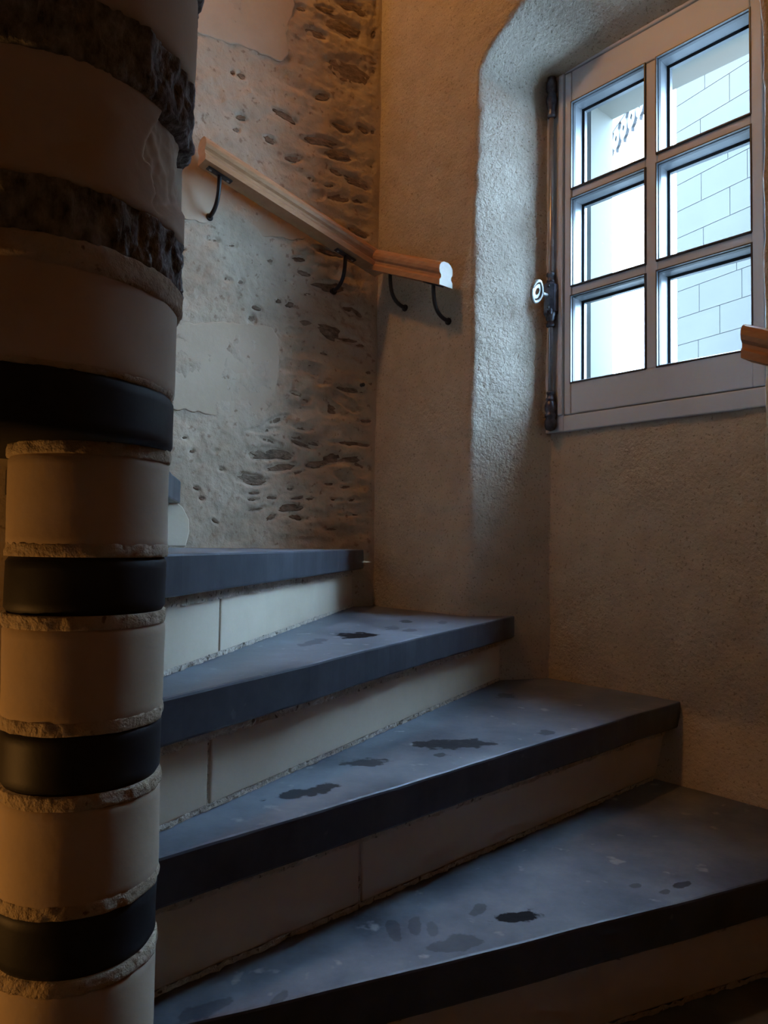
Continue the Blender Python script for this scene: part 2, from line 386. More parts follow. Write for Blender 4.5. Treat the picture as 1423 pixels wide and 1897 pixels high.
def lerp(p, q, t): return (p[0]+(q[0]-p[0])*t, p[1]+(q[1]-p[1])*t)
params = []
for i in range(len(OUT)-1):
    n = max(2, int(math.dist(OUT[i], OUT[i+1])/0.014)); params += [(i, k/n) for k in range(n)]
params.append((len(OUT)-2, 1.0))
oo = [lerp(OUT[i], OUT[i+1], t) for i, t in params]; ii = [lerp(INN[i], INN[i+1], t) for i, t in params]
DEP = [-0.045, 0.0, 0.04, 0.08, 0.13, 0.2, 0.3, 0.4, 0.5, 0.6, 0.7, 0.8, 0.9, 1.0, 1.08]
V = []
for d in DEP:
    for (o_, i_) in zip(oo, ii):
        t = max(d, 0)
        a = o_[0]+(i_[0]-o_[0])*t; z = o_[1]+(i_[1]-o_[1])*t; n = PLN+(PLW-PLN)*t
        # arris rounded by about a centimetre
        if d <= 0.04:
            cxm, czm = -0.96, min(o_[1], 2.4)
            dv = np.array([o_[0]-cxm, o_[1]-czm]); dv /= max(np.linalg.norm(dv), 1e-6)
            out = {-0.045: 0.010, 0.0: 0.003, 0.04: 0.0}[d]
            a += dv[0]*out; z += dv[1]*out if o_[1] > 2.4 else 0
            n += {-0.045: 0.0, 0.0: 0.0025, 0.04: 0.002}[d]
        V.append(W(a, n, z))
V = np.array(V)
V += np.c_[fbm(V*34, 3), fbm(V*34+40, 3), 0.6*fbm(V*34+80, 3)]*0.0022 + np.c_[fbm(V*6, 2), fbm(V*6+7, 2), 0*V[:, 0]]*0.003
np_ = len(params)
mesh('embrasure', V, grid_faces(np_, len(DEP)), M_PLASTER, wall_window, smooth=True)
rim = V[:np_]                                  # edge shared with the flat wall
def rim_fill(name, cols, far):                  # strip between the rim and a far line
    k = 24; P = []
    for j in range(k+1):
        for c in cols:
            P.append(rim[c]*(1-j/k) + np.array(far(rim[c]))*(j/k))
    P = np.array(P); core = np.ones(len(P)); core[:len(cols)] = 0
    P = P + np.outer((0.0016*fbm(P*30, 3)+0.002*fbm(P*7+9, 2))*core, np.array(n_in))
    mesh(name, P, grid_faces(len(cols), k+1), M_PLASTER, wall_window, smooth=True)
    return P.reshape(k+1, len(cols), 3)
i_head = next(k for k, (i, t) in enumerate(params) if i == 7)
i_head2 = next(k for k, (i, t) in enumerate(params) if i == 11)
g_left = rim_fill('render_left', range(0, i_head+1), lambda p: W(a_corner-0.03, PLN, p[2]))
g_head = rim_fill('render_head', range(i_head, i_head2+1), lambda p: W(A2@p[:2], PLN, 3.9))
g_right = rim_fill('render_right', range(i_head2, np_), lambda p: W(0.78, PLN, p[2]))
def upper(name, bottom, side):                  # shares its edges with the neighbouring strips
    P = np.array([bottom[i] + (side[j]-side[0]) for j in range(len(side)) for i in range(len(bottom))])
    return mesh(name, P, grid_faces(len(bottom), len(side)), M_PLASTER, wall_window, smooth=True)
upper('render_upper', g_left[:, -1], g_head[:, 0]); upper('render_upper', g_right[:, 0], g_head[:, -1])
# apron under the window: leans into the room towards its foot
def apron(u, v):
    n = PLW - 0.075*np.clip((1.02-v)/0.15, 0, 1); return W(u, n, v)
sheet('apron', apron, np.linspace(-1.30, -0.56, 60), np.linspace(0.0, 1.745, 130), n_in, wall_window, amp=0.0020)

# remaining shell
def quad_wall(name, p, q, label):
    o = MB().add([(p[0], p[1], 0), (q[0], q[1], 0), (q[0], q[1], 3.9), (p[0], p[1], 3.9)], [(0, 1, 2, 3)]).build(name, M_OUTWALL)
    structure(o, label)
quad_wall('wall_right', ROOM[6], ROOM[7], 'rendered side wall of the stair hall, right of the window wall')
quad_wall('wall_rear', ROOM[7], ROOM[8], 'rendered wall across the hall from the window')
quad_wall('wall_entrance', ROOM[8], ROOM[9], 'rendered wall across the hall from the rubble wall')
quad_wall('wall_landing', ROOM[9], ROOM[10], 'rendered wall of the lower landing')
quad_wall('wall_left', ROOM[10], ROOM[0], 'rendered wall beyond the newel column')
for nm, z, mt, lb in (('floor', 0, M_FLOOR, 'dark slate floor at the foot of the stair'), ('ceiling', 3.9, M_CEIL, 'dark ceiling of the stair hall')):
    pl_ = [p + (p-NEWEL)/np.linalg.norm(p-NEWEL)*0.06 for p in ROOM]
    structure(MB().add([(p[0], p[1], z) for p in pl_], [tuple(range(len(pl_)))]).build(nm, mt), lb)

# outside face of the window wall
lin = [on_n(1137, 226, 1.89), on_n(1393, 92, 1.89)]
ZL = 0.5*(lin[0][1]+lin[1][1])
wo = empty('wall_outer', W(-1.0, 1.80, 0)); structure(wo, 'outer thickness of the window wall with a cream reveal')
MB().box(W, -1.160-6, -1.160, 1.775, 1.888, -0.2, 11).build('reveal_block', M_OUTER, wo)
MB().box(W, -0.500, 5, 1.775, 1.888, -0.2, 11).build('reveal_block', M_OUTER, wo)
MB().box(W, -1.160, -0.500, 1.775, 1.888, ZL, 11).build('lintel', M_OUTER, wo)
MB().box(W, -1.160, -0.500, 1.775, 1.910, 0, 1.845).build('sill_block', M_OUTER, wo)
structure(MB().box(lambda x, y, z: (x, y, z), -30, 40, 2.9, 60, -0.3, -0.2).build('floor_outside', M_GROUND), 'dark paved ground of the yard outside the window')

# ------------------------------------------------------------------ stair steps
def nosing_dir(deg): return np.array([math.cos(math.radians(deg)), math.sin(math.radians(deg))])
D0 = at_z(357, 1896, 5*RISE)[:2]; D1 = at_z(1423, 1630, 5*RISE)[:2]
NOSE = {}   # step number -> (origin, direction)
for k, deg in {1: -51, 2: -32, 3: -13.5, 4: 5, 6: 43.0, 7: 60.8, 8: 79.8, 9: 101.0, 10: 119, 11: 138}.items(): NOSE[k] = (NEWEL, nosing_dir(deg))
dd = (D1-D0)/np.linalg.norm(D1-D0); tt_ = (NEWEL-D0)@dd; NOSE[5] = (D0 + dd*tt_, dd)
OV = 0.028                                   # nosing overhang
def left_of(d): return np.array([-d[1], d[0]])
def riser_line(k): o, d = NOSE[k]; return o + left_of(d)*OV, d
ROOMX = [p + (p-NEWEL)/np.linalg.norm(p-NEWEL)*0.012 for p in ROOM]
def stain(k, x, y, w, h, sl, st):
    z = k*RISE; c = at_z(x, y, z); ux = at_z(x+w, y+sl*w, z)-c; uy = at_z(x, y+h, z)-c
    Mx = np.linalg.inv(np.array([[ux[0], uy[0]], [ux[1], uy[1]]]))
    return ((c[0], c[1], z), (Mx[0, 0], Mx[0, 1], 0), (Mx[1, 0], Mx[1, 1], 0), st)
STAINS = {
 7: [stain(7,663,1177,38,6,0,1), stain(7,752,1151,12,3,0,.8), stain(7,582,1190,26,5,-.2,.45), stain(7,728,1163,14,4,0,.5), stain(7,820,1153,9,3,0,.5), stain(7,760,1168,12,3,0,.5)],
 6: [stain(6,838,1378,74,9,-.02,.85), stain(6,676,1412,40,7,-.04,.8), stain(6,570,1467,66,9,-.18,.85), stain(6,816,1398,18,4,0,.7), stain(6,1012,1357,16,5,0,.6), stain(6,937,1289,16,5,0,.6)],
 5: [stain(5,960,1698,44,12,-.1,1), stain(5,845,1748,50,16,-.15,.4), stain(5,730,1722,14,20,.2,.35), stain(5,768,1716,12,20,.2,.35), stain(5,800,1722,12,18,.2,.3), stain(5,885,1686,16,10,-.4,.45),
     stain(5,1262,1640,14,6,-.2,.7), stain(5,1178,1641,12,5,0,.45), stain(5,1232,1652,12,5,0,.45), stain(5,516,1850,20,12,-.5,.4), stain(5,380,1870,50,14,-.3,.4)],
 8: [stain(8,385,1013,20,2,0,.6), stain(8,450,1012,14,2,0,.5)],
}
LABELS = {
 1: 'lowest slate step of the winding stair, on the hall floor', 2: 'second slate step up from the hall floor',
 3: 'third slate step up from the hall floor', 4: 'dark slate step one below the step with the broad smears',
 5: 'wide slate step with smeared dust and one black spot, below the window',
 6: 'slate step with three long dark spots, reaching the foot of the window embrasure',
 7: 'slate step with one dark oval spot, ending on the embrasure arris',
 8: 'slate step at eye level ending in the corner of the rubble wall',
 9: 'slate step just behind the newel column against the rubble wall',
 10: 'slate step hidden behind the newel column, second above eye level', 11: 'slate step hidden behind the newel column, third above eye level'}
JOINT_PX = {8: [(408, 1150)], 7: [(388, 1430)], 6: [(668, 1640)], 5: []}
for k in range(1, 12):
    if k not in NOSE: continue
    o, d = NOSE[k]; z1 = k*RISE; z0 = z1-TT
    t1, i1, u1 = hit_room(o, d, ROOMX)
    if k+1 in NOSE: bo, bd = riser_line(k+1); bo = bo + left_of(bd)*0.03
    else: bd = nosing_dir(157); bo = NEWEL
    t2, i2, u2 = hit_room(bo, bd, ROOMX)
    root = empty('stair_step', (o[0]+d[0]*0.7, o[1]+d[1]*0.7, (k-1)*RISE)); tag(root, LABELS[k], 'step', 'steps of the winding stone stair')
    t0 = 0.055
    # front edge with a slightly worn line
    front = []
    for t in np.linspace(t0, t1, 60):
        w = 0.0022*float(fbm(np.array([[t*9, k*7.7, 0]]), 3)[0]) + 0.003*math.sin(t*5+k)
        p = o + d*t - left_of(d)*w; front.append(p)
    mid = []
    n = len(ROOMX); i = i1
    # walk the wall from the front hit to the back hit (anticlockwise round the newel = decreasing index)
    while i != i2:
        mid.append(ROOMX[i]); i = (i-1) % n
        if len(mid) > n: break
    plan = front + mid + [bo + bd*t2, bo + bd*t0]
    mb = MB().prism([(p[0], p[1], z0) for p in plan], [(p[0], p[1], z1) for p in plan])
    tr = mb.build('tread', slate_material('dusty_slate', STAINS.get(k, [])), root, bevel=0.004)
    tr.data.materials.append(M_SLATE_EDGE_SHADE)
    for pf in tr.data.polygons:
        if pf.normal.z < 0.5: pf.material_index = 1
    # riser below this tread
    ro, rd = riser_line(k); rt, _, _ = hit_room(ro, rd, ROOMX); zb = (k-1)*RISE
    cuts = [0.05]
    for (x, y) in JOINT_PX.get(k, []):
        dr = ray(x, y); nrm = left_of(rd); q = dr*((nrm@ro)/(nrm@dr[:2])); cuts.append(float((q[:2]-ro)@rd))
    if k not in JOINT_PX: cuts.append(0.6)
    cuts.append(rt)
    nb = left_of(rd)
    def RF(t, q, z): p = ro + rd*t + nb*q; return (p[0], p[1], z)
    MT = 0.014
    for c0, c1 in zip(cuts[:-1], cuts[1:]):
        g0 = 0.003 if c0 > 0.06 else 0; g1 = 0.003 if c1 < rt-1e-6 else 0
        MB().box(RF, c0+g0, c1-g1, 0.0, 0.05, zb+0.006, z0-MT).build('riser_block', M_RISER, root, bevel=0.0025)
    def rough_strip(name, za, zb_, proud, amp):
        ts = np.linspace(0.05, rt, 240); zs = np.linspace(za, zb_, 6); P = []
        for z in zs:
            for t in ts: P.append(RF(t, proud, z))
        P = np.array(P); w = amp*fbm(P*90, 3); P[:, 0] += nb[0]*w; P[:, 1] += nb[1]*w; P[:, 2] += 0.4*amp*fbm(P*70+9, 2)
        P[:, 2] = np.maximum(P[:, 2], zb+0.0008)      # stays on top of the tread below
        return mesh(name, P, grid_faces(240, 6), M_MORTAR, root)
    rough_strip('mortar_joint', z0-MT-0.005, z0+0.002, -0.002, 0.0035)
    rough_strip('mortar_joint', zb+0.0008, zb+0.009, -0.003, 0.003)
    for c in cuts[1:-1]:
        MB().box(RF, c-0.004, c+0.004, 0.003, 0.03, zb+0.001, z0-MT).build('mortar_joint', M_MORTAR, root)

# ------------------------------------------------------------------ newel column
newel = empty('newel_column', (NEWEL[0], NEWEL[1], 0)); tag(newel, 'round stone newel column with black slate bands, rougher and wider above', 'column')
def drum(name, c, r, z0, z1, mat, amp=0.0, freq=20, stretch=1.0, seg=96, nz=None, chip=None, ease=0.004, bulge=0.0):
    nz = nz or max(4, int((z1-z0)/0.006)); zz = np.linspace(z0, z1, nz)
    P = []; R = []
    for j, z in enumerate(zz):
        e = min(z-z0, z1-z); rr_ = r - ease*max(0, 1-e/0.006)**2 + bulge*math.sin(math.pi*(z-z0)/(z1-z0))
        for i in range(seg):
            t = 2*math.pi*i/seg; P.append((math.cos(t), math.sin(t), z)); R.append(rr_)
    P = np.array(P); R = np.array(R)
    Q = np.c_[c[0]+P[:, 0]*R, c[1]+P[:, 1]*R, P[:, 2]]
    R = R + 0.0012*fbm(Q*12, 2)
    if amp: R = R + amp*fbm(np.c_[Q[:, 0]*freq, Q[:, 1]*freq, Q[:, 2]*freq*stretch], 4)
    if chip is not None: R = R - chip(Q)
    Q = np.c_[c[0]+P[:, 0]*R, c[1]+P[:, 1]*R, P[:, 2]]
    f = grid_faces(seg, nz, True) + [tuple(range(seg))[::-1], tuple(range((nz-1)*seg, nz*seg))]
    return mesh(name, Q, f, mat, newel, smooth=True)
NC = (NEWEL[0], NEWEL[1])
for k in range(0, 9):
    z = k*RISE; zn = (k+1)*RISE
    if k > 0: drum('slate_band', NC, NR-0.0005, z-TT, z, M_BAND, 0.0003, 25)
    drum('stone_drum', NC, NR, z+0.006, zn-TT-0.010, M_TUFFEAU, 0.0004, 25)
    drum('mortar_joint', NC, NR+0.0012, zn-TT-0.013, zn-TT+0.001, M_LIP, 0.0018, 95, 1, 160, 7, ease=0.001)
    drum('mortar_joint', NC, NR+0.0008, z-0.001, z+0.013, M_LIP, 0.0016, 95, 1, 160, 7, ease=0.001)
UR = 0.146
def UCz(z): return (-0.383 + 0.018*(z-1.55)/0.45, 0.780)
drum('slate_band', UCz(min((9*RISE-TT+9*RISE)/2, 2.1)), UR+0.002, 9*RISE-TT, 9*RISE, M_BAND, 0.0003, 20, seg=128)
drum('mortar_joint', UCz(min((9*RISE-0.002+9*RISE+0.008)/2, 2.1)), UR+0.001, 9*RISE-0.002, 9*RISE+0.008, M_LIP, 0.0022, 90, 1, 220, 7)
drum('stone_drum', UCz(min((9*RISE+10*RISE-TT-0.012)/2, 2.1)), UR, 9*RISE, 10*RISE-TT-0.012, M_TUFFEAU, 0.0006, 20, seg=128)
drum('mortar_joint', UCz(min((10*RISE-TT-0.022+10*RISE-TT+0.006)/2, 2.1)), UR+0.003, 10*RISE-TT-0.022, 10*RISE-TT+0.006, M_LIP, 0.002, 60, 1, 220, 10)
drum('broken_slate_band', UCz(min((10*RISE-TT+10*RISE)/2, 2.1)), UR+0.001, 10*RISE-TT, 10*RISE, M_ROUGHBAND, 0.0042, 105, 0.45, 420, 40, ease=0.010)
def chip(Q):
    x, y = project(Q); b = 274+16*np.abs((y-300)/100)**2*1.6 + 9*vnoise(np.c_[y*0.045, y*0, y*0+3])
    front = (Q[:, 0]*(Q[:, 0]-UCz(1.8)[0]) + Q[:, 1]*(Q[:, 1]-UCz(1.8)[1])) < 0.03
    k = np.clip((x-b)/9, 0, 1)*np.clip((y-195)/20, 0, 1)*np.clip((402-y)/24, 0, 1)*front
    return k*(0.011+0.0035*fbm(Q*45, 3))
drum('stone_drum', UCz(min((10*RISE-0.004+11*RISE-TT+0.004)/2, 2.1)), UR, 10*RISE-0.004, 11*RISE-TT+0.004, M_TUFFEAU, 0.001, 20, seg=360, nz=60, chip=chip)
drum('broken_slate_band', UCz(min((11*RISE-TT-0.006+11*RISE+0.004)/2, 2.1)), UR+0.002, 11*RISE-TT-0.006, 11*RISE+0.004, M_ROUGHBAND, 0.0052, 95, 0.45, 420, 44, ease=0.014)
drum('stone_drum', UCz(min((11*RISE+12*RISE-TT)/2, 2.1)), UR, 11*RISE, 12*RISE-TT, M_TUFFEAU, 0.0008, 20, seg=128)
drum('slate_band', UCz(min((12*RISE-TT+12*RISE)/2, 2.1)), UR+0.002, 12*RISE-TT, 12*RISE, M_ROUGHBAND, 0.004, 50, 0.5, 160, 16)
drum('stone_drum', UCz(min((12*RISE+3.9)/2, 2.1)), UR, 12*RISE, 3.9, M_TUFFEAU, 0.0008, 20, seg=96, nz=80)

# ------------------------------------------------------------------ window
win = empty('window_1', W(-0.95, PLW, 1.735)); structure(win, 'grey painted six-pane casement window in the splayed embrasure')
FN = PLW-0.012
def bar(name, a0, a1, n0, n1, z0, z1, parent=win, mat=M_PAINT, bev=0.003): return MB().box(W, a0, a1, n0, n1, z0, z1).build(name, mat, parent, bevel=bev)
bar('frame_stile', -1.256, -1.190, FN, PLW+0.076, 1.735, 2.80)
bar('frame_stile', -0.655, -0.600, FN, PLW+0.076, 1.735, 2.80)
bar('frame_rail', -1.190, -0.655, FN, PLW+0.076, 1.735, 1.779)
bar('frame_rail', -1.190, -0.655, FN, PLW+0.076, 2.752, 2.80)
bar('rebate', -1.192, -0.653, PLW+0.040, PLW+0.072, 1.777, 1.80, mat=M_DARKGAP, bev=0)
SN = PLW-0.012
g = 0.0025
bar('sash_stile', -1.190+g, -1.166, SN, PLW+0.045, 1.779+g, 2.749)
bar('sash_stile', -0.684, -0.655-g, SN, PLW+0.045, 1.779+g, 2.749)
bar('sash_rail', -1.166, -0.684, SN+0.0005, PLW+0.045, 1.779+g, 1.868)
bar('sash_rail', -1.166, -0.684, SN+0.0005, PLW+0.045, 2.660, 2.749)
AM = -0.929; bars_z = [2.124, 2.399]
bar('glazing_bar', AM-0.016, AM+0.016, SN+0.003, PLW+0.045, 1.868, 2.660)
for z in bars_z:
    bar('glazing_bar', -1.166, AM-0.016, SN+0.004, PLW+0.045, z-0.014, z+0.014)
    bar('glazing_bar', AM+0.016, -0.684, SN+0.004, PLW+0.045, z-0.014, z+0.014)
GN = PLW+0.030
def ring(name, a0, a1, z0, z1, prof, mat, parent):   # picture-frame moulding; prof = [(inset, n)]
    v = []; f = []
    for (q, n) in prof: v += [W(a0+q, n, z0+q), W(a1-q, n, z0+q), W(a1-q, n, z1-q), W(a0+q, n, z1-q)]
    m = len(prof)
    for j in range(m):
        for i in range(4): f.append((j*4+i, j*4+(i+1) % 4, ((j+1) % m)*4+(i+1) % 4, ((j+1) % m)*4+i))
    return mesh(name, v, f, mat, parent)
rows = [(1.868, bars_z[0]-0.014), (bars_z[0]+0.014, bars_z[1]-0.014), (bars_z[1]+0.014, 2.660)]
for (z0, z1) in rows:
    for (a0, a1) in ((-1.166, AM-0.016), (AM+0.016, -0.684)):
        pane = MB().box(W, a0+0.002, a1-0.002, GN, GN+0.004, z0+0.002, z1-0.002).build('pane', M_GLASS, win)
        ring('glazing_bead', a0-0.001, a1+0.001, z0-0.001, z1+0.001, [(-0.003, SN+0.006), (-0.001, SN-0.002), (0.002, SN-0.002), (0.003, SN+0.003), (0.005, SN+0.005), (0.007, SN+0.012), (0.0075, GN), (-0.003, GN)], M_BEAD, win)
        ring('spacer', a0+0.002, a1-0.002, z0+0.002, z1-0.002, [(0, GN+0.004), (0.0105, GN+0.004), (0.0105, GN+0.016), (0, GN+0.016)], M_SPACER, win)
# cover strip beside the bolt and a weather strip on the top rail
bar('cover_strip', -1.2065, -1.1905, FN-0.006, FN+0.004, 1.781, 2.749, bev=0.004)
# espagnolette bolt
esp = empty('espagnolette_bolt', W(-1.2225, FN-0.012, 1.745), win)
esp['label'] = 'tall dark metal espagnolette bolt with nickel oval handle'
ea, en = -1.2225, FN-0.014
def E(a, n, z): return W(ea+a, en+n, z)
c0 = W(ea, en, 0)
MB().lathe(c0, [(0.0068, 1.77), (0.0068, 2.72)], 14).build('rod', M_ROD, esp, smooth=True)
def turned(name, prof): return MB().lathe(c0, prof, 20).build(name, M_STEEL, esp, smooth=True)
turned('bottom_guide', [(0.001, 1.738), (0.012, 1.742), (0.0165, 1.752), (0.0165, 1.765), (0.013, 1.774), (0.0165, 1.777), (0.0165, 1.785), (0.012, 1.788), (0.0155, 1.796), (0.0165, 1.808), (0.013, 1.819), (0.010, 1.822), (0.0135, 1.825), (0.0135, 1.829), (0.010, 1.833), (0.009, 1.840), (0.0115, 1.843), (0.0115, 1.848), (0.007, 1.850)])
turned('top_guide', [(0.007, 2.632), (0.012, 2.636), (0.013, 2.642), (0.0095, 2.650), (0.0115, 2.660), (0.0155, 2.676), (0.0165, 2.690), (0.012, 2.703), (0.0095, 2.708), (0.0150, 2.712), (0.0155, 2.735), (0.012, 2.742), (0.012, 2.750)])
case = MB()
def octo(z, ra, rn):
    pts = [(-ra, -rn*.45), (-ra*.45, -rn), (ra*.45, -rn), (ra, -rn*.45), (ra, 0.013), (-ra, 0.013)]
    return [E(p[0], p[1], z) for p in pts]
zc = [(2.068, .011, .012), (2.074, .0185, .019), (2.150, .0185, .019), (2.157, .012, .013)]
for (z_a, ra, rn), (z_b, rb, rm) in zip(zc[:-1], zc[1:]): case.prism(octo(z_a, ra, rn), octo(z_b, rb, rm))
case.build('lock_case', M_STEEL, esp)
turned('case_collar', [(0.008, 2.154), (0.0125, 2.158), (0.0125, 2.164), (0.0095, 2.167), (0.0095, 2.174), (0.0130, 2.177), (0.0130, 2.184), (0.009, 2.188)])
turned('case_collar', [(0.008, 2.030), (0.0125, 2.033), (0.0135, 2.040), (0.0105, 2.044), (0.0105, 2.049), (0.0140, 2.053), (0.0140, 2.058), (0.0165, 2.066), (0.0175, 2.072), (0.010, 2.075)])
for s_ in (-1, 0, 1):                          # leaf ornament at the foot of the case
    MB().lathe(E(s_*0.010, -0.0165+0.003*abs(s_), 2.072), [(0.0005, -0.010), (0.0042, -0.004), (0.0048, 0.002), (0.003, 0.008), (0.0005, 0.012)], 8).build('leaf_ornament', M_STEEL, esp, smooth=True)
for z in (2.083, 2.143):
    MB().lathe(E(0.006, -0.0195, z), [(0.0005, -.004), (.0035, -.003), (.004, 0), (.0035, .003), (.0005, .004)], 8).build('screw', M_IRON, esp, smooth=True)
h = MB(); zc_ = 2.118
h.tube([E(0, -0.012, zc_), E(0, -0.030, zc_), E(0, -0.046, zc_)], [0.0062, 0.0050, 0.0065], 12)
loop = []
for i in range(29):
    t = 2*math.pi*i/28; loop.append(E(0.010*math.sin(t)*1.0, -0.064 - 0.0195*math.cos(t)*abs(math.cos(t))**0.35, zc_ + 0.0250*math.sin(t) + 0.006*math.cos(t)))
h.tube(loop, 0.0052, 10)
inner = [E(0.010*math.sin(2*math.pi*i/20)*.8, -0.064 - 0.0165*math.cos(2*math.pi*i/20), zc_ + 0.018*math.sin(2*math.pi*i/20)) for i in range(20)]
hole = [E(0.010*math.sin(2*math.pi*i/20)*.4, -0.064 - 0.0080*math.cos(2*math.pi*i/20), zc_ + 0.009*math.sin(2*math.pi*i/20)) for i in range(20)]
for off in (-0.002, 0.002):
    h.add([(p[0]+A2[0]*off, p[1]+A2[1]*off, p[2]) for p in inner+hole], [(i, (i+1) % 20, 20+(i+1) % 20, 20+i) for i in range(20)])
h.build('handle', M_NICKEL, esp, smooth=True)

# ------------------------------------------------------------------ handrails
PROF = [(-.025, 0), (.025, 0), (.025, .015), (.0195, .021), (.0195, .029), (.0245, .035), (.0265, .044), (.0245, .054), (.018, .0625), (.008, .0675), (-.008, .0675), (-.018, .0625), (-.0245, .054), (-.0265, .044), (-.0245, .035), (-.0195, .029), (-.0195, .021), (-.025, .015)]
def rail(name, P, Q, across, parent, k=24):
    P = np.array(P); Q = np.array(Q); ac = np.array([across[0], across[1], 0]); n = len(PROF); v = []
    for j in range(k+1):
        c = P + (Q-P)*j/k
        for (x, y) in PROF: v.append(c + ac*x + np.array([0, 0, y]))
    f = []
    for j in range(k):
        for i in range(n): f.append((j*n+i, j*n+(i+1) % n, (j+1)*n+(i+1) % n, (j+1)*n+i))
    return mesh(name, v, f, M_WOOD, parent), v[:n], v[-n:]
def cap(name, loop, parent, mat, out, th=0.0008):
    out = np.array([out[0], out[1], 0])*th; loop = np.array(loop)
    return MB().prism(list(loop), list(loop+out)).build(name, mat, parent)
GAP = 0.062
def bracket(parent, p, along, to_wall, reach):
    # p: middle of the rail's underside; along: rail direction; to_wall: horizontal unit vector
    p = Vector(p); al = Vector(along).normalized(); tw = Vector((to_wall[0], to_wall[1], 0))
    b = empty('bracket', p, parent)
    side = tw
    up = side.cross(al).normalized()
    if up.z < 0: up = -up
    m = MB()
    m.box(lambda x, y, z: tuple(p + al*x + side*y + up*z), -0.036, 0.036, -0.0095, 0.0095, -0.0042, -0.0002); m.build('plate', M_IRON, b, bevel=0.002)
    for s in (-0.026, 0.026):
        MB().tube([p+al*s-up*0.0041, p+al*s-up*0.0055], 0.004, 8).build('screw', M_ROD, b)
    L = []
    for i in range(15):
        t = i/14
        p0, p1, p2, p3 = Vector((0, -0.003)), Vector((0.0, -0.060)), Vector((0.012, -0.090)), Vector((reach+0.004, -0.094))
        q = p0*(1-t)**3 + p1*3*t*(1-t)**2 + p2*3*t*t*(1-t) + p3*t**3
        L.append(p + tw*q.x + Vector((0, 0, q.y)))
    MB().tube(L, 0.0058, 10).build('arm', M_IRON, b, smooth=True)
    w = p + tw*reach + Vector((0, 0, -0.094))
    MB().tube([w-tw*0.006, w-tw*0.003, w+tw*0.006], [0.0085, 0.0105, 0.0105], 14).build('wall_rosette', M_IRON, b)
# joined handrail round the corner
s_up, z_up = on_r(374, 302, GAP); s_dn, z_dn = on_r(672, 492, GAP)
Pu = np.array(WR(s_up, GAP, z_up)); Pd = np.array(WR(s_dn, GAP, z_dn))
e1 = on_n(826, 531, PLN-GAP); e0 = on_n(690, 496, PLN-GAP)
# mitre point: both rails at GAP from their walls
Mm = np.array([[RM[0], RM[1]], [N2[0], N2[1]]]); rhs = np.array([RM@R0+GAP, PLN-GAP]); mit = np.linalg.solve(Mm, rhs)
sm = RE@(mit-R0); zm = z_up + (z_dn-z_up)*(s_up-sm)/(s_up-s_dn)
hr = empty('wooden_handrail', Pu); tag(hr, 'pale wooden handrail on black brackets turning the corner of the rubble wall', 'handrail')
am = A2@mit
zs2 = e0[1] + (e1[1]-e0[1])*(am-e0[0])/(e1[0]-e0[0])
Pm1 = np.array([mit[0], mit[1], zm]); Pm2 = np.array([mit[0], mit[1], zs2]); Pe = np.array(W(e1[0], PLN-GAP, e1[1]))
d1 = np.r_[-RE, 0]
_, lo, hi = rail('rail', Pu, Pm1 + d1*0.018, RM, hr); cap('rail_end', lo, hr, M_WOOD, RE); cap('rail_end', hi, hr, M_WOOD, -RE)
_, lo, hi = rail('rail', Pm2 - np.r_[A2, 0]*0.02, Pe, -N2, hr, 12); cap('rail_end', lo, hr, M_WOOD, -A2); cap('rail_end', hi, hr, M_WOODEND, A2)
def on_line(P, Q, t): return P + (Q-P)*t
def frac_r(x): # fraction along the rubble rail seen at pixel column x
    ts = np.linspace(0, 1, 400); xs = [project(on_line(Pu, Pm1, t))[0] for t in ts]; return float(np.interp(x, xs, ts))
def frac_n(x):
    ts = np.linspace(0, 1, 400); xs = [project(on_line(Pm2, Pe, t))[0] for t in ts]; return float(np.interp(x, xs, ts))
for x in (407, 640): bracket(hr, on_line(Pu, Pm1, frac_r(x)), Pm1-Pu, -RM, GAP)
for x in (723, 803): bracket(hr, on_line(Pm2, Pe, frac_n(x)), Pe-Pm2, N2, GAP)
# handrail beyond the embrasure
b0 = on_n(1384, 667, PLN-GAP); slope = (e1[1]-zs2)/(e1[0]-am)
Pr0 = np.array(W(b0[0], PLN-GAP, b0[1])); Pr1 = np.array(W(b0[0]+0.9, PLN-GAP, b0[1]+0.9*min(slope, -0.38)))
h2 = empty('wooden_handrail', Pr0); tag(h2, 'end of a wooden handrail overlapping the lower corner of the window', 'handrail')
_, lo, hi = rail('rail', Pr0, Pr1, -N2, h2); cap('rail_end', lo, h2, M_WOOD, -A2); cap('rail_end', hi, h2, M_WOOD, A2)
for t in (0.25, 0.75): bracket(h2, on_line(Pr0, Pr1, t), Pr1-Pr0, N2, GAP)
# iron stud left in the rubble wall
s_, z_ = on_r(668, 714); sp = Vector(WR(s_, 0, z_)); mv = Vector((RM[0], RM[1], 0))
stud = empty('iron_stud', sp); tag(stud, 'small black iron stud left in the rubble wall near the corner', 'stud')
MB().tube([sp-mv*0.012, sp-mv*0.001], [0.013, 0.012], 14).build('socket', M_IRON, stud)
MB().tube([sp-mv*0.004, sp+mv*0.016, sp+mv*0.018], [0.006, 0.006, 0.004], 10).build('pin', M_IRON, stud)

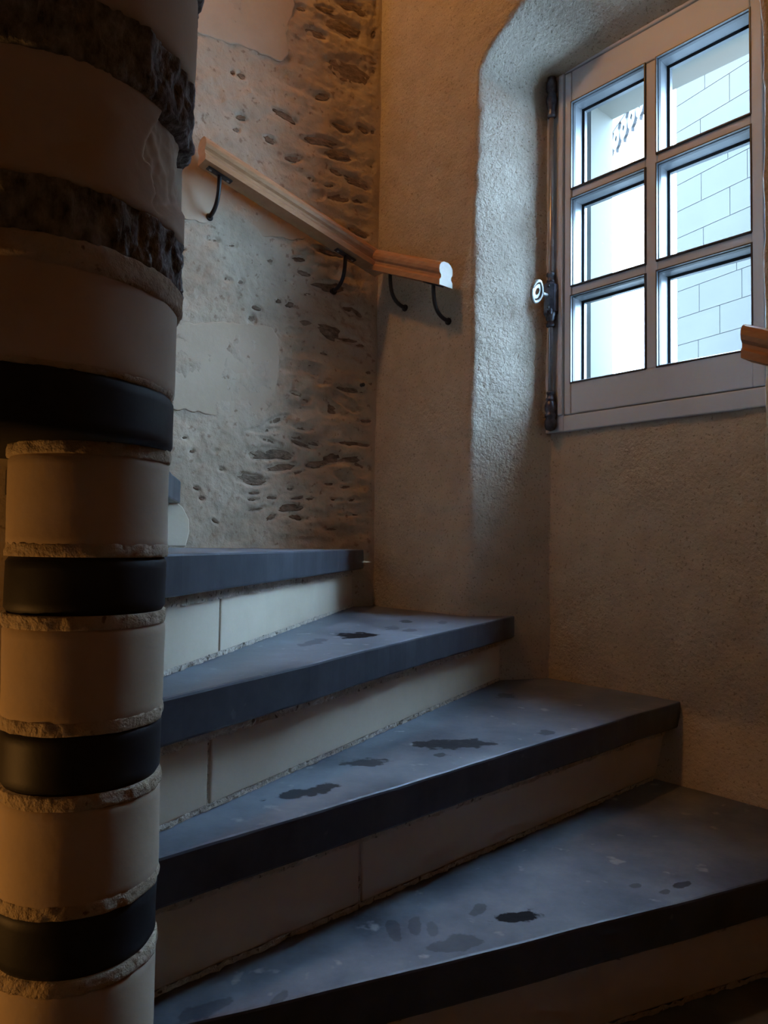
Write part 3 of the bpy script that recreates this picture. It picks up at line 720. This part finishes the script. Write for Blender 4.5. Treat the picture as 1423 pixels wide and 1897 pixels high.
# ------------------------------------------------------------------ outside, through the panes
# neighbouring ashlar wall, receding to the left
yb = 6.6
E0 = CAM + ray(1254, 641)*(yb/ray(1254, 641)[1])
BD = np.array([0.466, -0.885]); BN = np.array([-0.885, -0.466])     # along (towards the right, nearer) and facing the yard
E2 = E0[:2]
course = 51.0*yb/F
nb_ = empty('neighbour_building', (E2[0], E2[1], -0.2)); tag(nb_, 'pale ashlar building across the yard, seen through the right panes', 'building')
def BW(t, q, z): p = E2 + BD*t + BN*q; return (p[0], p[1], z)
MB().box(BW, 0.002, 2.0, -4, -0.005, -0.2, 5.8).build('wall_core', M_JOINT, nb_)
zb0 = E0[2]; rb = random.Random(5)
k0 = -int((zb0+0.2)/course); shared = {}
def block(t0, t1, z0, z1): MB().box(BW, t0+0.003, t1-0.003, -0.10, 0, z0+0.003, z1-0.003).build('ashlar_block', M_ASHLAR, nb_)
for k in range(k0, 40):
    z0 = zb0 + k*course; t = 0.0; first = True
    if z0+course > 5.8: break
    if z0 < 2.0:
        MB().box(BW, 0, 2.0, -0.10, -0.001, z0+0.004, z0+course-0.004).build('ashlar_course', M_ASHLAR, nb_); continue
    while t < 1.9:
        L = rb.uniform(0.42, 0.62)*(0.55 if first and k % 2 else 1); first = False
        block(t, min(t+L, 2.0), z0, z0+course); t += L
# eave fringe of a roof beyond
ef = empty('eave_fringe', tuple(CAM + ray(1160, 264)*5.0)); tag(ef, 'grey blue scalloped eave fringe seen in the upper left pane', 'eave fringe')
VPd = np.array([(618-IW/2)/F, 1.0]); VPd /= np.linalg.norm(VPd)
Fp = CAM + ray(1188, 224)*4.2                 # tip of the pendant nearest the lintel
fn = np.array([-VPd[1], VPd[0]])
def on_f(x, y):
    d = ray(x, y); t = (fn@Fp[:2])/(fn@d[:2]); P = CAM + d*t; return float((P[:2]-Fp[:2])@VPd), float(P[2])
tips = [on_f(1144, 286), on_f(1160, 264), on_f(1174.5, 245.5), on_f(1188, 224.5)]
pitch_ = np.mean(np.diff([t[0] for t in tips])); zt_ = np.mean([t[1] for t in tips])
pw = abs(pitch_)
def FW(t, q, z): p = Fp[:2] + VPd*t + fn*q; return (p[0], p[1], z)
hgt = 1.55*pw
zb_ = zt_ + hgt*1.05
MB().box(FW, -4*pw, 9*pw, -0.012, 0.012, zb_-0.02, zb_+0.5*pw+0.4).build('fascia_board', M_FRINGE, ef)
def half(t): return t
for i in range(-3, 9):
    tc = i*pw
    out = [(0, -1.0), (.05, -.86), (.26, -.82), (.44, -.68), (.47, -.48), (.36, -.34), (.26, -.24), (.38, -.12), (.48, 0.02)]
    loop = [(x*pw, y*hgt) for x, y in out] + [(-x*pw, y*hgt) for x, y in out[::-1][:-1]]
    # ring of the pendant with a pierced diamond: two halves
    hole_r = [(0, -.62), (.13, -.50), (0, -.38)]
    R_ = [(x*pw, y*hgt) for x, y in out] + [(0, .02*hgt)] + [(x*pw, y*hgt) for x, y in hole_r[::-1]]
    m = MB()
    for sg in (1, -1):
        L1 = [FW(tc+sg*x, -0.010, zb_+y) for x, y in R_]; L2 = [FW(tc+sg*x, 0.010, zb_+y) for x, y in R_]
        m.prism(L1, L2)
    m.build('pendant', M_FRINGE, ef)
